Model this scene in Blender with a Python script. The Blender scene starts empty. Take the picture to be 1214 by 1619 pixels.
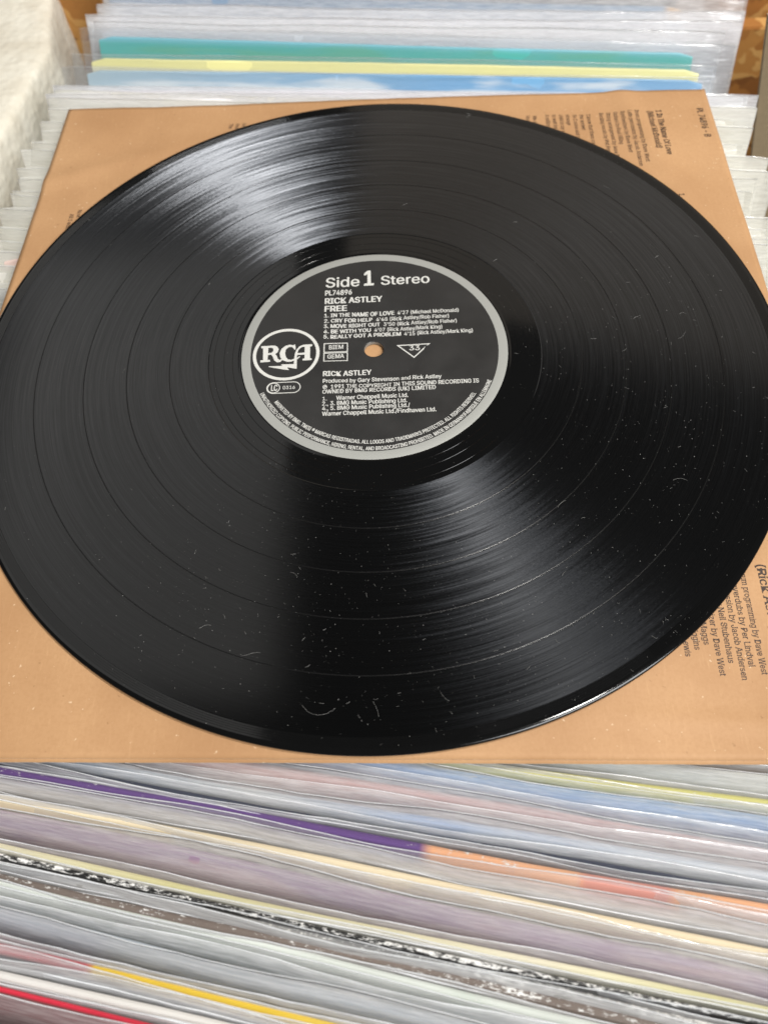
import bpy, bmesh, math, random
from mathutils import Matrix, Vector, Euler, noise as mnoise

U = 0.001                       # all builder coordinates below are millimetres
random.seed(7)
SC = bpy.context.scene
COL = SC.collection
R_ = math.radians

# ------------------------------------------------------------------ camera
cam_d = bpy.data.cameras.new('camera')
cam = bpy.data.objects.new('camera', cam_d)
COL.objects.link(cam)
cam_d.sensor_fit = 'VERTICAL'
cam_d.sensor_height = 32.0
cam_d.lens = 1268.3 / 1619 * 32.0
rot = Matrix.Rotation(R_(5.034), 4, 'Z') @ Matrix.Rotation(R_(30.011), 4, 'X') @ Matrix.Rotation(R_(-4.975), 4, 'Z')
cam.matrix_world = Matrix.Translation(Vector((16.4, -203.8, 230.8)) * U) @ rot
cam_d.clip_start = 0.01
cam_d.clip_end = 50
cam_d.dof.use_dof = True
cam_d.dof.focus_distance = 0.270
cam_d.dof.aperture_fstop = 10.5
SC.camera = cam

# ------------------------------------------------------------------ light
world = bpy.data.worlds.new('World')
SC.world = world
world.use_nodes = True
bg = world.node_tree.nodes['Background']
bg.inputs['Color'].default_value = (0.93, 0.97, 1.0, 1)
bg.inputs['Strength'].default_value = 0.035


def area(name, loc, target, sx, sy, power, col):
    d = bpy.data.lights.new(name, 'AREA')
    d.shape = 'RECTANGLE'
    d.size, d.size_y = sx, sy
    d.energy = power
    d.color = col
    o = bpy.data.objects.new(name, d)
    COL.objects.link(o)
    o.location = loc
    v = Vector(target) - Vector(loc)
    o.rotation_euler = v.to_track_quat('-Z', 'Y').to_euler()
    return o


area('skylight_lamp', (0.45, 0.0, 1.40), (0, 0, 0), 0.14, 0.14, 12.0, (1.0, 0.97, 0.92))
area('window_lamp', (-0.60, 0.78, 1.2), (-0.60, 0.6, 0), 0.66, 1.06, 1.7, (1.0, 0.98, 0.94))
area('far_window_lamp', (0.5, 1.42, 1.05), (0.1, 0.1, 0), 1.3, 0.72, 1.35, (1.0, 0.88, 0.74))
area('front_window_lamp', (1.15, -1.0, 1.6), (0, -0.02, 0), 1.2, 1.2, 52.0, (0.98, 0.99, 1.0))

SC.view_settings.view_transform = 'Standard'
SC.view_settings.look = 'None'
SC.view_settings.exposure = 0.16
SC.view_settings.gamma = 1.0
SC.view_settings.use_curve_mapping = False
SC.render.engine = 'CYCLES'
SC.cycles.transparent_max_bounces = 48
SC.cycles.max_bounces = 10
SC.cycles.use_denoising = True
SC.cycles.sample_clamp_indirect = 6.0


# ------------------------------------------------------------------ helpers
def srgb(r, g, b):
    f = lambda c: (c / 255 / 12.92) if c / 255 <= 0.04045 else ((c / 255 + 0.055) / 1.055) ** 2.4
    return (f(r), f(g), f(b), 1)


class NT:
    """small node-tree builder"""
    def __init__(self, name):
        self.m = bpy.data.materials.new(name)
        self.m.use_nodes = True
        self.t = self.m.node_tree
        self.t.nodes.clear()
        self.out = self.t.nodes.new('ShaderNodeOutputMaterial')

    def n(self, kind, ins=None, **props):
        nd = self.t.nodes.new('ShaderNode' + kind)
        for k, v in props.items():
            setattr(nd, k, v)
        for k, v in (ins or {}).items():
            self.set(nd, k, v)
        return nd

    def set(self, nd, k, v):
        s = nd.inputs[k]
        if isinstance(v, bpy.types.NodeSocket):
            self.t.links.new(v, s)
        elif hasattr(v, 'outputs'):
            self.t.links.new(v.outputs[0], s)
        else:
            s.default_value = v

    def math(self, op, a, b=None, clamp=False):
        nd = self.n('Math', operation=op, use_clamp=clamp)
        self.set(nd, 0, a)
        if b is not None:
            self.set(nd, 1, b)
        return nd.outputs[0]

    def rng(self, v, a, b, c=0.0, d=1.0, smooth=True):
        nd = self.n('MapRange', interpolation_type='SMOOTHSTEP' if smooth else 'LINEAR')
        for i, x in enumerate((v, a, b, c, d)):
            self.set(nd, i, x)
        return nd.outputs[0]

    def mix(self, f, a, b):
        nd = self.n('Mix', data_type='RGBA')
        self.set(nd, 0, f)
        self.set(nd, 6, a)
        self.set(nd, 7, b)
        return nd.outputs[2]

    def noise(self, vec, scale, detail=3.0, rough=0.55, dim='3D'):
        nd = self.n('TexNoise', {'Scale': scale, 'Detail': detail, 'Roughness': rough}, noise_dimensions=dim)
        if dim == '1D':
            self.set(nd, 'W', vec)
        else:
            self.set(nd, 'Vector', vec)
        return nd.outputs[0]

    def ramp(self, fac, stops, interp='LINEAR'):
        nd = self.n('ValToRGB', {'Fac': fac})
        cr = nd.color_ramp
        cr.interpolation = interp
        while len(cr.elements) < len(stops):
            cr.elements.new(0.5)
        for e, (p, c) in zip(cr.elements, stops):
            e.position = p
            e.color = c
        return nd.outputs[0]

    def surf(self, s):
        self.t.links.new(s if isinstance(s, bpy.types.NodeSocket) else s.outputs[0], self.out.inputs['Surface'])
        return self.m


def obj(name, me, mat=None, parent=None):
    o = bpy.data.objects.new(name, me)
    COL.objects.link(o)
    if mat is not None and not me.materials:
        for m in (mat if isinstance(mat, (list, tuple)) else [mat]):
            me.materials.append(m)
    if parent is not None:
        o.parent = parent
    return o


def mesh(name, verts, faces, smooth=False, mats=None):
    me = bpy.data.meshes.new(name)
    me.from_pydata([(v[0] * U, v[1] * U, v[2] * U) for v in verts], [], faces)
    if smooth:
        me.polygons.foreach_set('use_smooth', [True] * len(me.polygons))
    if mats:
        me.polygons.foreach_set('material_index', mats)
    me.update()
    return me


def tag(o, label, cat=None, group=None, kind=None):
    o['label'] = label
    if cat:
        o['category'] = cat
    if group:
        o['group'] = group
    if kind:
        o['kind'] = kind
    return o


def empty(name, loc=(0, 0, 0), rotm=None):
    o = bpy.data.objects.new(name, None)
    COL.objects.link(o)
    m = Matrix.Translation(Vector(loc) * U)
    if rotm is not None:
        m = m @ rotm.to_4x4()
    o.matrix_world = m
    o.empty_display_size = 0.01
    return o


def box_mesh(name, x0, x1, y0, y1, z0, z1, bev=0.0):
    bm = bmesh.new()
    bmesh.ops.create_cube(bm, size=1)
    for v in bm.verts:
        v.co = Vector(((x0 if v.co.x < 0 else x1) * U, (y0 if v.co.y < 0 else y1) * U, (z0 if v.co.z < 0 else z1) * U))
    if bev:
        bmesh.ops.bevel(bm, geom=bm.edges[:], offset=bev * U, segments=2, affect='EDGES')
    me = bpy.data.meshes.new(name)
    bm.to_mesh(me)
    bm.free()
    return me


def lathe(name, prof, seg=480, a0=0.0, a1=360.0, smooth=True, flip=False):
    """surface of revolution from (radius, z) points; whole turn unless an arc is given"""
    full = abs(a1 - a0) >= 360
    n = seg if full else seg + 1
    V, F = [], []
    for r, z in prof:
        for i in range(n):
            a = R_(a0 + (a1 - a0) * i / seg)
            V.append((r * math.cos(a), r * math.sin(a), z))
    for k in range(len(prof) - 1):
        for i in range(seg):
            j = (i + 1) % n
            q = (k * n + i, (k + 1) * n + i, (k + 1) * n + j, k * n + j)
            F.append(q[::-1] if flip else q)
    return mesh(name, V, F, smooth)


# ------------------------------------------------------------------ materials
def mat_simple(name, col, rough=0.6, spec=0.5, metallic=0.0, var=0.0, scale=800.0, bump=0.0):
    t = NT(name)
    tc = t.n('TexCoord').outputs['Object']
    nz = t.noise(tc, scale, 4)
    c = t.mix(t.math('MULTIPLY', nz, var), col, (col[0] * 0.5, col[1] * 0.5, col[2] * 0.5, 1)) if var else col
    p = t.n('BsdfPrincipled', {'Base Color': c, 'Roughness': rough, 'Specular IOR Level': spec, 'Metallic': metallic})
    if bump:
        t.set(p, 'Normal', t.n('Bump', {'Strength': bump, 'Distance': 0.0004, 'Height': nz}))
    return t.surf(p)


def radius_nodes(t):
    tc = t.n('TexCoord').outputs['Object']
    s = t.n('SeparateXYZ', {0: tc})
    r = t.math('MULTIPLY', t.math('SQRT', t.math('ADD', t.math('MULTIPLY', s.outputs[0], s.outputs[0]),
                                                 t.math('MULTIPLY', s.outputs[1], s.outputs[1]))), 1000.0)
    k = t.math('DIVIDE', 1000.0, r)
    return tc, r, (t.math('MULTIPLY', s.outputs[0], k), t.math('MULTIPLY', s.outputs[1], k))


def mat_groove():
    t = NT('vinyl_grooves')
    tc, r, ang = radius_nodes(t)
    # polar coordinates: streaks that run along the groove, uneven from turn to turn
    pol = t.n('CombineXYZ', {0: t.math('MULTIPLY', r, 1.7), 1: t.math('MULTIPLY', ang[0], 1.6), 2: t.math('MULTIPLY', ang[1], 1.6)})
    band = t.noise(pol, 0.55, 3, 0.6)
    pol2 = t.n('CombineXYZ', {0: t.math('MULTIPLY', r, 5.0), 1: t.math('MULTIPLY', ang[0], 4.0), 2: t.math('MULTIPLY', ang[1], 4.0)})
    fine = t.noise(pol2, 1.3, 5, 0.7)
    pol3 = t.n('CombineXYZ', {0: t.math('MULTIPLY', r, 5.0), 1: t.math('MULTIPLY', ang[0], 110.0), 2: t.math('MULTIPLY', ang[1], 110.0)})
    grain = t.noise(pol3, 0.9, 2, 0.6)
    rotn = t.math('ADD', t.math('ADD', t.math('MULTIPLY', t.math('SUBTRACT', band, 0.5), 0.075),
                                t.math('MULTIPLY', t.math('SUBTRACT', fine, 0.5), 0.05)),
                  t.math('MULTIPLY', t.math('SUBTRACT', grain, 0.5), 0.042))
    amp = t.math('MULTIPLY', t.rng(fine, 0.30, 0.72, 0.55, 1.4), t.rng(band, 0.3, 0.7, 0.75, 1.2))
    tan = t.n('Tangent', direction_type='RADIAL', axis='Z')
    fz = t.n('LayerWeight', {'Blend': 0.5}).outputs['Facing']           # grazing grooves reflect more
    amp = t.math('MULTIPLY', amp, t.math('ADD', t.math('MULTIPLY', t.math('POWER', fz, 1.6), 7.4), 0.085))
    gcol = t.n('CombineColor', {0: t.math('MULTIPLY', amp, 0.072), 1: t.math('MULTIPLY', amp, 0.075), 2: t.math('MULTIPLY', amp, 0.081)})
    an = t.n('BsdfAnisotropic', {'Color': gcol, 'Roughness': 0.46, 'Anisotropy': ANISO, 'Rotation': rotn, 'Tangent': tan}, distribution='GGX')
    base = t.n('BsdfDiffuse', {'Color': (0.002, 0.002, 0.002, 1)})
    haze = t.n('BsdfAnisotropic', {'Color': (1, 1, 1, 1), 'Roughness': 0.15}, distribution='BECKMANN')
    fr = t.n('Fresnel', {'IOR': 1.42})
    b1 = t.n('MixShader', {0: fr, 1: base, 2: haze})
    b2 = t.n('AddShader', {0: b1, 1: an})
    return t.surf(b2)


ANISO = 0.76


def mat_vinyl(name='vinyl_smooth', rough=0.06):
    t = NT(name)
    tc, r, ang = radius_nodes(t)
    nz = t.noise(tc, 900.0, 3)
    p = t.n('BsdfPrincipled', {'Base Color': (0.004, 0.004, 0.004, 1), 'Roughness': t.rng(nz, 0.3, 0.8, rough, rough + 0.05), 'IOR': 1.46})
    return t.surf(p)


def mat_label():
    t = NT('label_paper')
    tc = t.n('TexCoord').outputs['Object']
    nz = t.noise(tc, 60.0, 4)
    nf = t.noise(tc, 2200.0, 2)
    c = t.mix(nz, (0.017, 0.0165, 0.016, 1), (0.030, 0.0285, 0.027, 1))
    p = t.n('BsdfPrincipled', {'Base Color': c, 'Roughness': t.rng(nz, 0.3, 0.7, 0.30, 0.42), 'Specular IOR Level': 0.45,
                               'Normal': t.n('Bump', {'Strength': 0.06, 'Distance': 0.0003, 'Height': nf})})
    return t.surf(p)


def mat_ink(name, col, rough=0.45, fade=0.35):
    t = NT(name)
    tc = t.n('TexCoord').outputs['Object']
    nz = t.noise(tc, 1500.0, 3)
    c = t.mix(t.math('MULTIPLY', nz, fade), col, (col[0] * 0.45, col[1] * 0.45, col[2] * 0.45, 1))
    return t.surf(t.n('BsdfPrincipled', {'Base Color': c, 'Roughness': rough}))


def mat_kraft():
    t = NT('kraft_paper')
    tc = t.n('TexCoord').outputs['Object']
    a = t.noise(tc, 14.0, 3)
    b = t.noise(tc, 900.0, 4, 0.65)
    st = t.n('Mapping', {'Vector': tc, 'Scale': (900.0, 120.0, 100.0)})
    fib = t.noise(st, 1.0, 4, 0.7)
    c = t.mix(t.rng(a, 0.3, 0.7), srgb(174, 132, 92), srgb(192, 150, 108))
    c = t.mix(t.math('MULTIPLY', t.rng(b, 0.35, 0.75), 0.28), c, srgb(164, 121, 80))
    c = t.mix(t.math('MULTIPLY', t.rng(fib, 0.52, 0.8), 0.18), c, srgb(224, 184, 138))
    fl = t.noise(tc, 620.0, 2, 0.5)
    c = t.mix(t.math('MULTIPLY', t.rng(fl, 0.71, 0.76), 0.5), c, srgb(238, 214, 180))
    c = t.mix(t.math('MULTIPLY', t.rng(t.noise(tc, 480.0, 2, 0.5), 0.72, 0.77), 0.4), c, srgb(132, 94, 60))
    p = t.n('BsdfPrincipled', {'Base Color': c, 'Roughness': 0.6, 'Specular IOR Level': 0.3,
                               'Normal': t.n('Bump', {'Strength': 0.10, 'Distance': 0.0002, 'Height': b})})
    return t.surf(p)


def mat_plastic(name, milk=0.14, tint=(0.95, 0.96, 0.97, 1), body=(0.93, 0.93, 0.94, 1), rough=0.16, streak=1.0):
    t = NT(name)
    tc = t.n('TexCoord').outputs['Object']
    mp = t.n('Mapping', {'Vector': tc, 'Scale': (22.0, 60.0, 260.0)})
    wr = t.noise(mp, 1.0, 4, 0.6)
    sc = t.noise(t.n('Mapping', {'Vector': tc, 'Scale': (90.0, 90.0, 900.0)}), 1.0, 3, 0.6)
    bump = t.n('Bump', {'Strength': 0.5, 'Distance': 0.0012, 'Height': wr})
    tr = t.n('BsdfTransparent', {'Color': tint})
    df = t.n('BsdfDiffuse', {'Color': body, 'Normal': bump})
    tl = t.n('BsdfTranslucent', {'Color': body, 'Normal': bump})
    mk = t.n('MixShader', {0: 0.45, 1: df, 2: tl})
    m1 = t.n('MixShader', {0: t.rng(sc, 0.3, 0.75, milk * (1 - 0.45 * streak), milk * (1 + 0.6 * streak)), 1: tr, 2: mk})
    lw = t.n('LayerWeight', {'Blend': 0.5}).outputs['Facing']
    f = t.math('ADD', t.math('MULTIPLY', t.math('POWER', lw, 3.5), 0.55), 0.055)
    gl = t.n('BsdfAnisotropic', {'Color': (1, 1, 1, 1), 'Roughness': rough, 'Normal': bump}, distribution='GGX')
    return t.surf(t.n('MixShader', {0: f, 1: m1, 2: gl}))


M = {}
M['groove'] = mat_groove()
M['vinyl'] = mat_vinyl()
M['gap'] = mat_vinyl('vinyl_gap', 0.22)
M['label'] = mat_label()
M['silver'] = mat_simple('silver_print', srgb(176, 176, 170), 0.42, 0.5, 0.35, 0.25, 2500.0, 0.05)
M['white_ink'] = mat_ink('silver_white_ink', srgb(214, 212, 205))
M['brown_ink'] = mat_ink('dark_brown_ink', srgb(58, 40, 30), 0.6, 0.2)
M['kraft'] = mat_kraft()
M['kraft_edge'] = mat_simple('paper_cut_edge', srgb(244, 226, 198), 0.8, 0.2, 0, 0.3, 1500.0)
M['plastic'] = mat_plastic('clear_plastic', 0.42, body=(0.95, 0.93, 0.92, 1), streak=0.7)
M['plastic_milky'] = mat_plastic('milky_plastic', 0.55, (0.95, 0.95, 0.96, 1), streak=0.6)
M['plastic_cream'] = mat_plastic('warm_bounce_plastic', 0.62, (0.95, 0.94, 0.90, 1), (0.95, 0.94, 0.89, 1), streak=0.35)  # cream tint puts the warm bounce light into the film's colour
M['plastic_thin'] = mat_plastic('thin_dull_plastic', 0.22, body=(0.95, 0.93, 0.92, 1), streak=0.6)
M['plastic_clear'] = mat_plastic('thin_clear_plastic', 0.09, streak=0.5)
M['lip'] = mat_simple('plastic_cut_edge', srgb(238, 240, 242), 0.3, 0.6, 0, 0.15, 500.0)


# ------------------------------------------------------------------ lettering
try:                                     # the grotesque that ships inside Blender; the built-in face if it is not there
    FONT = bpy.data.fonts.load(bpy.utils.system_resource('DATAFILES', path='fonts') + '/Inter.woff2')
except Exception:
    FONT = None


def text_raw(body, bold=0.0, font_space=1.0):
    """outline mesh of a line of text in font units, as (verts, faces)"""
    cu = bpy.data.curves.new('letters', 'FONT')
    cu.body = body
    if FONT is not None:
        cu.font = FONT
    cu.size = 1.0
    cu.space_character = font_space
    cu.resolution_u = 3
    o = bpy.data.objects.new('letters', cu)
    COL.objects.link(o)
    dg = bpy.context.evaluated_depsgraph_get()
    dg.update()
    me = o.evaluated_get(dg).to_mesh()
    V0 = [tuple(v.co[:2]) for v in me.vertices]
    F0 = [tuple(p.vertices) for p in me.polygons]
    V, F = [], []
    for k, (dx, dy) in enumerate(((0, 0),) if bold <= 0 else ((-1, -0.35), (1, 0.35), (-0.35, 0.35), (0.35, -0.35))):
        F += [tuple(i + len(V) for i in f) for f in F0]
        V += [(x + dx * bold, y + dy * bold) for x, y in V0]
    o.evaluated_get(dg).to_mesh_clear()
    bpy.data.objects.remove(o)
    bpy.data.curves.remove(cu)
    return V, F


CAP = None


def cap_height():
    global CAP
    if CAP is None:
        V, F = text_raw('H')
        CAP = max(v[1] for v in V)
    return CAP


def add_serifs(V, F):
    """turn the plain letters into a book face: short bars under and over every stem end"""
    from collections import Counter
    ec = Counter()
    for f in F:
        for i in range(len(f)):
            a, b = f[i], f[(i + 1) % len(f)]
            ec[(min(a, b), max(a, b))] += 1
    V, F = list(V), list(F)
    for (a, b), c in ec.items():
        if c != 1:
            continue
        (xa, ya), (xb, yb) = V[a], V[b]
        if abs(ya - yb) < 0.004 and 0.04 < abs(xa - xb) < 0.16:
            xl, xr = min(xa, xb), max(xa, xb)
            w = (xr - xl) * 0.55
            y0, y1 = (ya - 0.002, ya + 0.035) if ya < 0.3 else (ya - 0.035, ya + 0.002)
            k = len(V)
            V += [(xl - w, y0), (xr + w, y0), (xr + w, y1), (xl - w, y1)]
            F.append((k, k + 1, k + 2, k + 3))
    return V, F


def text_part(name, body, parent, mat, x0, y0, x1, cap, z, ang=0.0, bold=0.0, serif=False, anchor='L'):
    """one printed line: starts at (x0, y0), cap letters `cap` mm high, runs to x1 along its own direction (or natural width if None)"""
    V, F = text_raw(body, bold)
    if not V:
        return None
    xs = [v[0] for v in V]
    lo, hi = min(xs), max(xs)
    if serif:
        V, F = add_serifs(V, F)
    sy = cap / cap_height()
    sx = sy * 0.92 if x1 is None else (x1 - x0) / math.cos(R_(ang)) / (hi - lo) if anchor == 'L' else sy
    if anchor == 'W':                       # x1 is a width
        sx = x1 / (hi - lo)
    if anchor == 'E':                       # (x0, y0) is where the line ends
        sx = sy * 0.92 if x1 is None else x1
    c, s = math.cos(R_(ang)), math.sin(R_(ang))
    W = []
    off = hi if anchor == 'E' else lo
    for i, (x, y) in enumerate(V):
        u, v = (x - off) * sx, y * sy
        W.append((x0 + u * c - v * s, y0 + u * s + v * c, z + 0.003 * (4 * i // max(1, len(V)))))
    return obj(name, mesh(name, W, F), mat, parent)


def arc_text(name, body, parent, mat, r, a0, a1, cap, z, bold=0.0):
    V, F = text_raw(body, bold)
    xs = [v[0] for v in V]
    lo, hi = min(xs), max(xs)
    sy = cap / cap_height()
    W = []
    for i, (x, y) in enumerate(V):
        a = R_(a0 + (a1 - a0) * (x - lo) / (hi - lo))
        rr = r - y * sy
        W.append((rr * math.cos(a), rr * math.sin(a), z + 0.003 * (4 * i // len(V))))
    return obj(name, mesh(name, W, F), mat, parent)


def outline(name, pts, w, parent, mat, z):
    """closed line of width w through the points"""
    n = len(pts)
    V, F = [], []
    for i in range(n):
        p0, p1, p2 = Vector(pts[i - 1]), Vector(pts[i]), Vector(pts[(i + 1) % n])
        d1, d2 = (p1 - p0).normalized(), (p2 - p1).normalized()
        n1, n2 = Vector((-d1.y, d1.x)), Vector((-d2.y, d2.x))
        m = (n1 + n2).normalized()
        k = w / 2 / max(0.35, m.dot(n1))
        V += [(*(p1 + m * k), z), (*(p1 - m * k), z)]
    for i in range(n):
        j = (i + 1) % n
        F.append((2 * i, 2 * i + 1, 2 * j + 1, 2 * j))
    return obj(name, mesh(name, V, F), mat, parent)


# ------------------------------------------------------------------ the record bin around
def mat_osb():
    t = NT('strand_board')
    tc = t.n('TexCoord').outputs['Object']
    wob = t.noise(tc, 40.0, 3)
    v = t.n('VectorMath', {0: tc, 1: t.n('CombineXYZ', {0: t.math('MULTIPLY', wob, 0.03), 1: 0.0, 2: t.math('MULTIPLY', wob, 0.05)})}, operation='ADD')
    mp = t.n('Mapping', {'Vector': v, 'Scale': (34.0, 60.0, 95.0), 'Rotation': (0, 0.5, 0)})
    vo = t.n('TexVoronoi', {'Vector': mp, 'Scale': 1.0, 'Randomness': 1.0})
    sep = t.n('SeparateColor', {0: vo.outputs['Color']})
    gr = t.noise(t.n('Mapping', {'Vector': v, 'Scale': (120.0, 120.0, 900.0)}), 1.0, 3)
    c = t.ramp(sep.outputs[0], [(0.0, srgb(118, 72, 30)), (0.35, srgb(168, 112, 52)), (0.7, srgb(196, 142, 74)), (1.0, srgb(214, 168, 100))])
    c = t.mix(t.math('MULTIPLY', gr, 0.4), c, srgb(120, 74, 34))
    p = t.n('BsdfPrincipled', {'Base Color': c, 'Roughness': 0.6,
                               'Normal': t.n('Bump', {'Strength': 0.7, 'Distance': 0.0015, 'Height': sep.outputs[1]})})
    return t.surf(p)


def mat_foam():
    t = NT('white_foam')
    tc = t.n('TexCoord').outputs['Object']
    vo = t.n('TexVoronoi', {'Vector': tc, 'Scale': 260.0, 'Randomness': 1.0}, feature='SMOOTH_F1')
    nz = t.noise(tc, 45.0, 5, 0.6)
    c = t.mix(t.rng(nz, 0.3, 0.75), srgb(224, 219, 204), srgb(206, 198, 180))
    h = t.math('ADD', t.math('MULTIPLY', vo.outputs[0], -1.0), t.math('MULTIPLY', nz, 0.7))
    p = t.n('BsdfPrincipled', {'Base Color': c, 'Roughness': 0.7, 'Specular IOR Level': 0.4,
                               'Normal': t.n('Bump', {'Strength': 0.5, 'Distance': 0.0012, 'Height': h})})
    return t.surf(p)


M['osb'] = mat_osb()
M['foam'] = mat_foam()
M['card'] = mat_simple('grey_card', srgb(168, 148, 118), 0.75, 0.3, 0, 0.5, 300.0, 0.15)
M['dark'] = mat_simple('light_block_board', srgb(92, 72, 52), 0.8, 0.3, 0, 0.5, 60.0, 0.2)

floor = obj('light_block_floor', box_mesh('light_block_floor', -330, 330, -380, 420, -352, -340), M['dark'])  # unseen bottom, added to block light from under the records
floor['kind'] = 'structure'

# white foam slab beside the stack: rough top, crumbled edge towards the records
def foam_slab():
    rnd = random.Random(3)
    ys = [20 + i * 5.0 for i in range(58)]
    def crease(y):
        return -191.4 + (y - 157.3) * 0.0985 - max(0.0, y - 235) * 0.30 + 1.6 * mnoise.noise((y * 0.05, 0, 0)) + 0.7 * mnoise.noise((y * 0.22, 4, 0))
    prof = [(-150, 1.5), (-120, 1.0)] + [(-100 + 8 * i, 0.8) for i in range(11)] + [(-14, 0.6), (-9, 0.4), (-5, 0.1), (-2.2, -0.8), (-0.6, -2.2), (0, -4.2), (0.5, -8), (1.0, -14), (0.8, -22), (1.6, -34), (1.0, -60), (1.0, -120), (1.0, -338)]
    V, F = [], []
    for y in ys:
        cx = crease(y)
        for dx, z in prof:
            d = 0.0 if z < -60 else 0.7 * mnoise.noise((dx * 0.09, y * 0.09, z * 0.08)) + 0.25 * mnoise.noise((dx * 0.5, y * 0.5, z * 0.4))
            V.append((cx + dx + (d * 0.7 if z < -1 else 0), y, z - (15 if z > -300 else 0) + (d if z > -3 else 0)))
    n = len(prof)
    for i in range(len(ys) - 1):
        for k in range(n - 1):
            F.append((i * n + k, i * n + k + 1, (i + 1) * n + k + 1, (i + 1) * n + k))
    base = len(V)                                   # far and near ends, outer side, underside
    for y in (ys[0], ys[-1]):
        cx = crease(y)
        V.append((cx - 150, y, -338))
    F.append(tuple([base] + list(range(n - 1, -1, -1))))
    F.append(tuple([base + 1] + [(len(ys) - 1) * n + k for k in range(n)]))
    F.append((base, 0, (len(ys) - 1) * n, base + 1))
    F.append((base, base + 1, (len(ys) - 1) * n + n - 1, n - 1))
    return mesh('foam_slab', V, F, True)


fo = obj('foam_slab', foam_slab(), M['foam'])
tag(fo, 'rough white foam slab lining the left side of the record bin', 'foam slab')

# strand board at the back, its left end sawn
bb = empty('back_board', (0, 300, -338))
tag(bb, 'orange brown strand board standing upright behind the records', 'board')
obj('panel', box_mesh('panel', -200, 330, 0, 11, 0, 420, 0.6), M['osb'], bb)
M['osb_edge'] = mat_simple('sawn_board_edge', srgb(214, 178, 122), 0.8, 0.2, 0, 0.5, 700.0, 0.3)
obj('sawn_edge', box_mesh('sawn_edge', -202.4, -200.1, 0.5, 10.5, 0, 419), M['osb_edge'], bb)
rb = empty('corner_board', (0, 284, -338))
tag(rb, 'lower strand board piece with a ragged top in the far right corner', 'board')
obj('panel', box_mesh('panel', 190, 330, 0, 11, 0, 291, 0.8), M['osb'], rb)

# grey brown card standing in the neighbouring bin, with printed marks
def card_divider():
    t = 3.0
    P = [(179.2, 17), (194.5, -46), (213, -120), (266, -338), (420, -338), (420, 17)]
    V = [(x, 0, z + 338) for x, z in P] + [(x, t, z + 338) for x, z in P]
    n = len(P)
    F = [tuple(range(n)), tuple(range(2 * n - 1, n - 1, -1))]
    for i in range(n):
        j = (i + 1) % n
        F.append((i, i + n, j + n, j))
    return mesh('sheet', V, F)


cd = empty('card_divider', (0, 180, -338))
tag(cd, 'grey brown cardboard divider with small dark printed marks at the right edge', 'divider')
obj('sheet', card_divider(), M['card'], cd)
for k, (x, z, b) in enumerate(((190.0, 3.0, 'A'), (192.0, -3.0, 'V'), (193.7, -9.0, 'A'), (195.6, -15.0, 'S'))):
    V, F = text_raw(b)
    o = obj('printed_mark', mesh('printed_mark', [(x + v[1] * 4.2 / cap_height() * 0.9, -0.06, z + 338 - v[0] * 4.0) for v in V], F), M['brown_ink'], cd)


# ------------------------------------------------------------------ records standing in the bin
H = 312.0


def mat_cover(name, stops, art=None, wear=0.35, wear_col=(0.82, 0.80, 0.76, 1), rough=0.4, art_amt=0.55, wear_depth=1.0, second=None):
    """printed card: colours laid along the width (mm from the middle), soft art patches, a scuffed top edge"""
    t = NT(name)
    tc = t.n('TexCoord').outputs['Object']
    s = t.n('SeparateXYZ', {0: tc})
    x = s.outputs[0]
    fac = t.rng(x, -0.160, 0.160, 0, 1, smooth=False)
    st = [((p + 160) / 320.0, c) for p, c in stops]
    c = t.ramp(fac, st) if len(st) > 1 else st[0][1]
    if second is not None:                              # lower part of the printed face
        c = t.mix(t.rng(s.outputs[2], (H - second[1]) * U, (H - second[0]) * U, 1, 0), c, second[2])
    if art is not None:
        n1 = t.noise(t.n('Mapping', {'Vector': tc, 'Scale': (16.0, 1.0, 120.0)}), 1.0, 3, 0.5)
        c = t.mix(t.math('MULTIPLY', t.rng(n1, 0.46, 0.62), art_amt), c, art)
    w1 = t.noise(t.n('Mapping', {'Vector': tc, 'Scale': (480.0, 900.0, 1500.0)}), 1.0, 6, 0.8)
    w2 = t.noise(t.n('Mapping', {'Vector': tc, 'Scale': (30.0, 1.0, 1.0)}), 1.0, 3, 0.6)
    thr = t.math('ADD', t.rng(s.outputs[2], (H - wear_depth * 2.2) * U, (H - 0.2) * U, 0.0, 0.30, smooth=False), t.math('MULTIPLY', w2, 0.32))
    chip = t.rng(t.math('ADD', w1, thr), 1.20 - wear * 0.36, 1.25 - wear * 0.36)
    c = t.mix(chip, c, wear_col)
    p = t.n('BsdfPrincipled', {'Base Color': c, 'Roughness': t.mix(chip, (rough,) * 3 + (1,), (0.9, 0.9, 0.9, 1)),
                               'Normal': t.n('Bump', {'Strength': 0.5, 'Distance': 0.0004, 'Height': chip})})
    return t.surf(p)


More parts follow.
